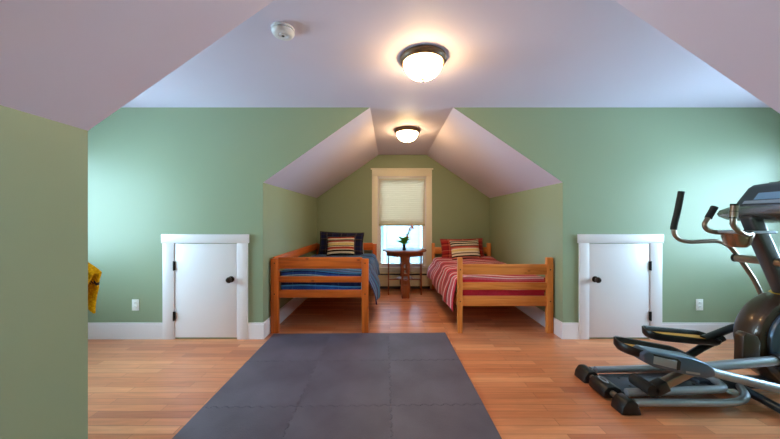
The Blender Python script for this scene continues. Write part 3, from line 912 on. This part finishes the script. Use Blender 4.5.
secs = [(ctr-.245, shrink(lip, .55, .03)), (ctr-.235, shrink(lip, .78, .02)), (ctr-.20, shrink(lip, .93, .01)), (ctr-.1, lip), (ctr+.1, lip), (ctr+.20, shrink(lip, .93, .01)), (ctr+.235, shrink(lip, .78, .02)), (ctr+.245, shrink(lip, .55, .03))]
co = ep('console_body', loft_y(secs), M['consolelip'], ang=60)
dp0 = [(2.455, 1.318), (2.56, 1.452), (2.60, 1.478), (2.67, 1.488), (2.86, 1.488), (2.87, 1.46), (2.84, 1.325)]
dp = [(x+.215, z+.014) for x, z in dp0]
secs = [(ctr-.205, shrink(dp, .88)), (ctr-.195, shrink(dp, .97)), (ctr-.17, dp), (ctr+.17, dp), (ctr+.195, shrink(dp, .97)), (ctr+.205, shrink(dp, .88))]
hd = ep('display_head', loft_y(secs), M['panel'], co, ang=50)
tilt = math.atan2(1.452-1.318, 2.56-2.455)
def on_face(x, y0, y1, l0, l1, th):      # slab lying on the sloping display face
    return box(B(), l0, l1, y0, y1, -.002, th, .002, 1, Matrix.Translation((2.67, 0, 1.332)) @ Matrix.Rotation(-tilt, 4, 'Y'))
ep('screen', on_face(0, ctr-.10, ctr+.10, .05, .115, .003), M['screen'], hd)
ep('key_pad', on_face(0, ctr-.15, ctr+.15, .012, .042, .004), M['silver'], hd)
ep('book_slot', box(B(), 2.855, 2.90, ctr-.13, ctr+.13, 1.500, 1.5045, .002), M['black'], hd)
# handle tray and fixed grips
tr = ep('accessory_tray', box(B(), 2.36, 2.64, 1.985, 2.155, 1.128, 1.148, .009, 3), M['silver'])
ep('cup', lathe(B(), [(.080, .0), (.083, -.004), (.064, -.085), (.046, -.105), (0, -.108)], 32, Matrix.Translation((2.46, 2.07, 1.135))), M['orange'], tr)
fh = [((2.47, 2.10, 1.135), (2.40, 2.115, 1.13), (2.315, 2.12, 1.145), (2.285, 2.12, 1.185), (2.31, 2.12, 1.235), (2.35, 2.12, 1.305)),
      ((2.47, 2.00, 1.135), (2.40, 1.965, 1.125), (2.32, 1.94, 1.145), (2.275, 1.935, 1.19), (2.27, 1.93, 1.24), (2.278, 1.93, 1.315))]
for pts, gm in zip(fh, ('softblack', 'tubebronze')):
    hb = ep('fixed_handle', tube(B(), pts, .016, 12, 8), M['tubebronze'])
    P = smooth_path(pts, 8); ep('grip', tube(B(), P[-9:], .0205, 14), M[gm], hb)
    ep('grip_band', tube(B(), [P[-1], P[-1]+(P[-1]-P[-2]).normalized()*.012], .0215, 14), M['black'], hb)
    if gm == 'tubebronze': ep('grip_band', tube(B(), [P[-10], P[-9]], .0225, 14), M['black'], hb); ep('grip_band', tube(B(), [P[-5], P[-5]+(P[-4]-P[-5])*.3], .0225, 14), M['black'], hb)
# arm pivot shaft
ps = ep('pivot_shaft', tube(B(), [(2.69, 1.83, .927), (2.69, 2.27, .927)], .029, 18), M['tubebronze'])
for y0, y1 in ((1.82, 1.836), (2.264, 2.28)): ep('shaft_cap', tube(B(), [(2.69, y0, .927), (2.69, y1, .927)], .032, 18), M['black'], ps)
# moving arms
far = [(2.275, 2.28, 1.443), (2.245, 2.28, 1.29), (2.215, 2.28, 1.145), (2.25, 2.28, 1.075), (2.344, 2.28, 1.05), (2.45, 2.28, 1.055), (2.56, 2.28, 1.055), (2.65, 2.28, 1.015), (2.72, 2.28, .932), (2.80, 2.28, .82), (2.855, 2.275, .72), (2.90, 2.27, .60), (2.93, 2.265, .46)]
ma = ep('swing_arm', tube(B(), far, .0155, 12, 6), M['tubebronze'])
P = smooth_path(far, 6); ep('grip', tube(B(), P[:13], .021, 14), M['softblack'], ma)
near = [(x+.55 if z > .93 else 2.66+(2.66-x)*.9, 4.14-y, z) for x, y, z in far]
near = [(2.80, 1.80, 1.44), (2.76, 1.80, 1.27), (2.735, 1.80, 1.145), (2.77, 1.80, 1.08), (2.84, 1.80, 1.05), (2.86, 1.80, 1.0), (2.82, 1.80, .95), (2.74, 1.80, .93), (2.69, 1.80, .85), (2.66, 1.805, .72), (2.64, 1.815, .58), (2.63, 1.83, .44)]
ma = ep('swing_arm', tube(B(), near, .0155, 12, 6), M['tubebronze'])
P = smooth_path(near, 6); ep('grip', tube(B(), P[:13], .021, 14), M['softblack'], ma)
# pedals
def pedal(x0, x1, yc, w, z0, z1):
    L = math.hypot(x1-x0, z1-z0); a = math.atan2(z0-z1, x1-x0)
    mt = Matrix.Translation((x0, yc, z0)) @ Matrix.Rotation(a, 4, 'Y')
    # tray outline (plan) with rounded heel and tapered toe
    out = []
    hw = w/2
    for k in range(9): th = PI/2+PI*k/8; out.append((.07+.07*math.cos(th), hw*.88*math.sin(th)))
    for k in range(9): th = -PI/2+PI*k/8; out.append((L-.05+.05*math.cos(th), hw*math.sin(th)))
    n = len(out)
    def ring(t, f, z):
        c = (L/2, 0)
        return [t.verts.new((c[0]+(x-c[0])*(1-(1-f)*.35), y*f, z+rimz(x)*zf)) for (x, y), zf in zip(out, [1]*n)]
    def rimz(x): return 0
    t = bmesh.new()
    lv = []
    for f, zz, hr in ((.80, -.030, 0), (.95, -.012, 0), (1.0, .0, 1), (.97, .004, 1), (.90, .0, 1), (.86, -.008, 0), (.84, -.016, 0)):
        row = []
        for x, y in out:
            s = x/L; h = (.014*max(0, 1-s/.3)+.014+.012*max(0, y/hw))*hr
            row.append(t.verts.new((L/2+(x-L/2)*(1-(1-f)*.4), y*f, zz+h)))
        lv.append(row)
    for a_, b_ in zip(lv, lv[1:]):
        for i in range(n): t.faces.new((a_[i], a_[(i+1) % n], b_[(i+1) % n], b_[i]))
    t.faces.new(lv[0][::-1]); t.faces.new(lv[-1])
    bmesh.ops.recalc_face_normals(t, faces=t.faces[:])
    bm = B(); merge(bm, t, mt)
    p = ep('pedal', bm, M['black'], ang=50)
    t = bmesh.new()
    vs = [t.verts.new((L/2+(x-L/2)*.90, y*.82, .000)) for x, y in out]; vb = [t.verts.new((L/2+(x-L/2)*.90, y*.82, -.0165)) for x, y in out]
    t.faces.new(vs); t.faces.new(vb[::-1])
    for i in range(n): t.faces.new((vs[i], vb[i], vb[(i+1) % n], vs[(i+1) % n]))
    bmesh.ops.recalc_face_normals(t, faces=t.faces[:])
    bm = B(); merge(bm, t, mt); ep('foot_pad', bm, M['yellowpad'], p)
    return p
pn = pedal(1.49, 1.97, 1.915, .21, .400, .318)
pf = pedal(1.93, 2.46, 2.215, .17, .365, .318)
# near link housing: side shroud, label window, tube to the crank, roller arm
def sidepoly(y, pxs): 
    s = 292/y; return [((px-390)/s, 1.225-(py-219.5)/s) for px, py in pxs]
nh = ep('link_housing', prism(B(), sidepoly(1.82, [(640, 353), (646, 349.5), (666, 353), (690, 357), (704, 362), (712, 368), (713, 375), (704, 377), (690, 375), (672, 371), (652, 366), (642, 361)]), 'y', 1.80, 1.90, .010, 3), M['bluegray'])
ep('label_plate', prism(B(), sidepoly(1.80, [(654, 356), (677, 361), (676, 369), (653, 363.5)]), 'y', 1.797, 1.803, .001, 1), M['silver'], nh)
ep('label_trim', prism(B(), sidepoly(1.80, [(653, 353.8), (678, 358.8), (681, 362), (680, 370), (677, 370.3), (677, 361), (654, 356)]), 'y', 1.7985, 1.803, .0005, 1), M['black'], nh)
ep('housing_badge', prism(B(), sidepoly(1.80, [(686, 371), (700, 373), (700, 375), (686, 373)]), 'y', 1.7985, 1.802), M['silver'], nh)
ep('pedal_link', tube(B(), [(1.98, 1.86, .278), (2.07, 1.86, .248), (2.50, 1.86, .142), (2.72, 1.87, .10)], .029, 14), M['silver'])
ep('pedal_link', tube(B(), [(2.02, 1.945, .228), (2.12, 1.943, .246), (2.56, 1.935, .291), (2.78, 1.935, .305)], .030, 14), M['silver'])
ep('link_joint', tube(B(), [(2.55, 1.935, .290), (2.60, 1.935, .295)], .040, 16), M['black'])
ep('pedal_link', tube(B(), [(2.22, 2.215, .165), (2.36, 2.215, .25), (2.52, 2.215, .33)], .026, 12), M['black'])
ep('pedal_link', tube(B(), [(2.38, 2.215, .32), (2.60, 2.22, .40), (2.80, 2.22, .45)], .026, 12), M['black'])
ra = ep('roller_arm', along((1.70, 1.885, .130), (1.985, 1.885, .272), .05, .05, .006), M['tubebronze'])
ep('arm_boot', along((1.685, 1.885, .120), (1.775, 1.885, .166), .07, .07, .012), M['black'], ra)
ep('roller', tube(B(), [(1.67, 1.85, .135), (1.67, 2.0, .135)], .038, 18), M['softblack'], ra)
ra = ep('roller_arm', along((2.19, 2.215, .15), (2.25, 2.215, .19), .05, .05, .006), M['black'])
ep('roller', tube(B(), [(2.16, 2.15, .145), (2.16, 2.26, .145)], .036, 18), M['softblack'], ra)

# ------------------------------------------------------------------ chair with a yellow throw, mostly behind the near wall
ch = thing('wooden_chair', 'wooden chair mostly hidden behind the near left wall, under the yellow throw', 'chair', (-2.14, 1.55, 0))
def chp(n, bm): return obj(n, bm, M['oakz'], ch)
chp('seat', box(B(), -2.35, -1.95, 1.36, 1.78, .43, .455, .008))
for x in (-2.335, -1.975):
    chp('leg', box(B(), x-.017, x+.017, 1.375, 1.41, 0, .43, .005)); chp('leg', box(B(), x-.017, x+.017, 1.745, 1.78, 0, .43, .005))
    chp('back_post', box(B(), x-.017, x+.017, 1.745, 1.78, .455, .95, .005))
for z in (.60, .75, .90): chp('back_slat', box(B(), -2.318, -1.992, 1.753, 1.772, z-.03, z+.035, .004))
bm = B(); nx, nv = 22, 60; V = []
for i in range(nx+1):
    x = -2.33+(.550)*i/nx; ov = max(0, (x+1.95)/.17); row = []
    for j in range(nv+1):
        f = j/nv*2-1; a = abs(f); s = 1 if f > 0 else -1
        hang = .235+.02*math.sin(20*x)
        drop = hang*max(0, a-.12)/.88
        zt = .995-.075*max(0, ov)**1.3-(.02*ov if ov > 0 else 0)
        z = zt-drop
        y = 1.7625+s*(.034*min(1, a/.12)**.5*(1-.35*min(1, ov)))+s*(.012*math.sin(15*z+9*x)+.01)*min(1, a*2)
        xx = x+(.030*math.sin(13*z+1.2)-.02*max(0, (.80-z)/.1))*max(0, ov)
        row.append(bm.verts.new((xx, y, z)))
    V.append(row)
for i in range(nx):
    for j in range(nv): bm.faces.new((V[i][j], V[i+1][j], V[i+1][j+1], V[i][j+1]))
bmesh.ops.recalc_face_normals(bm, faces=bm.faces[:])
for f in bm.faces:
    if .83 < f.calc_center_median().z < .846: f.material_index = 1
th = obj('throw_blanket', bm, [M['yellowknit'], M['darkband']], loc=(-2.03, 1.7625, .7), ang=180)
md = th.modifiers.new('thickness', 'SOLIDIFY'); md.thickness = .016; md.offset = 0
tag(th, 'bright yellow knitted throw peeking out past the near left wall', 'throw')
# ------------------------------------------------------------------ outside: the neighbouring house beyond the far window
def siding(name, c1):
    k = NT(name)
    w = k.n('ShaderNodeTexWave', Scale=1.3, wave_type='BANDS', bands_direction='Z', wave_profile='SAW'); k.l(k.coords(), w.inputs['Vector'])
    col = ramp_const(k, w.outputs['Fac'], [(0, tuple(v*.8 for v in c1)), (.12, c1), (1, c1)], 'LINEAR')
    k.l(col, k.b.inputs['Base Color']); k.b.inputs['Roughness'].default_value = .8
    return k.m
hs = thing('neighbour_house', 'blue-grey neighbouring house seen outside through the far window', 'house', (.5, 14, -3))
obj('siding_wall', prism(B(), [(-6, -3), (7.5, -3), (7.5, 2.6), (.75, 6.5), (-6, 2.6)], 'y', 12.0, 18.0), siding('pale_siding', (70, 86, 96)), hs, smooth=False)
bm = B()
prism(bm, [(-6.5, 2.35), (.75, 6.6), (8.0, 2.35), (8.0, 2.6), (.75, 6.85), (-6.5, 2.6)], 'y', 11.6, 18.4)
obj('roof', bm, plain('grey_shingles', (90, 92, 98), .9, noise=(20, .5, .02)), hs, smooth=False)
for (x0, x1, z0, z1) in ((-.9, -.25, -.6, 1.0), (1.3, 1.95, -.6, 1.0)):
    w = obj('house_window', box(B(), x0-.08, x1+.08, 11.93, 12.0, z0-.08, z1+.08, .01), plain('house_trim', (104, 112, 116), .6), hs)
    obj('house_pane', box(B(), x0, x1, 11.92, 11.95, z0, z1), plain('house_glass', (36, 52, 60), .3), w)
struct('ground', box(B(), -20, 20, 7, 40, -3.2, -3.0), plain('lawn', (84, 104, 62), .9, noise=(40, .5, .02)), smooth=False)

# ------------------------------------------------------------------ light
W = bpy.data.worlds.new('World'); S.world = W; W.use_nodes = True
bg = W.node_tree.nodes['Background']
bg.inputs[0].default_value = (.56, .82, 1.0, 1); bg.inputs[1].default_value = 12.5

# ------------------------------------------------------------------ camera
cam = bpy.data.cameras.new('Camera'); co_ = bpy.data.objects.new('Camera', cam); C.objects.link(co_)
co_.location = (0, 0, 1.225); co_.rotation_euler = (PI/2, 0, 0)
cam.sensor_width = 36; cam.lens = 36*292/780; cam.clip_start = .05; cam.clip_end = 200
S.camera = co_

S.view_settings.view_transform = 'Standard'; S.view_settings.look = 'None'
S.view_settings.exposure = 1.5; S.view_settings.gamma = 1.0; S.view_settings.use_curve_mapping = False
S.cycles.max_bounces = 12; S.cycles.diffuse_bounces = 8; S.cycles.transparent_max_bounces = 12
S.cycles.sample_clamp_indirect = 6
S.cycles.use_denoising = True
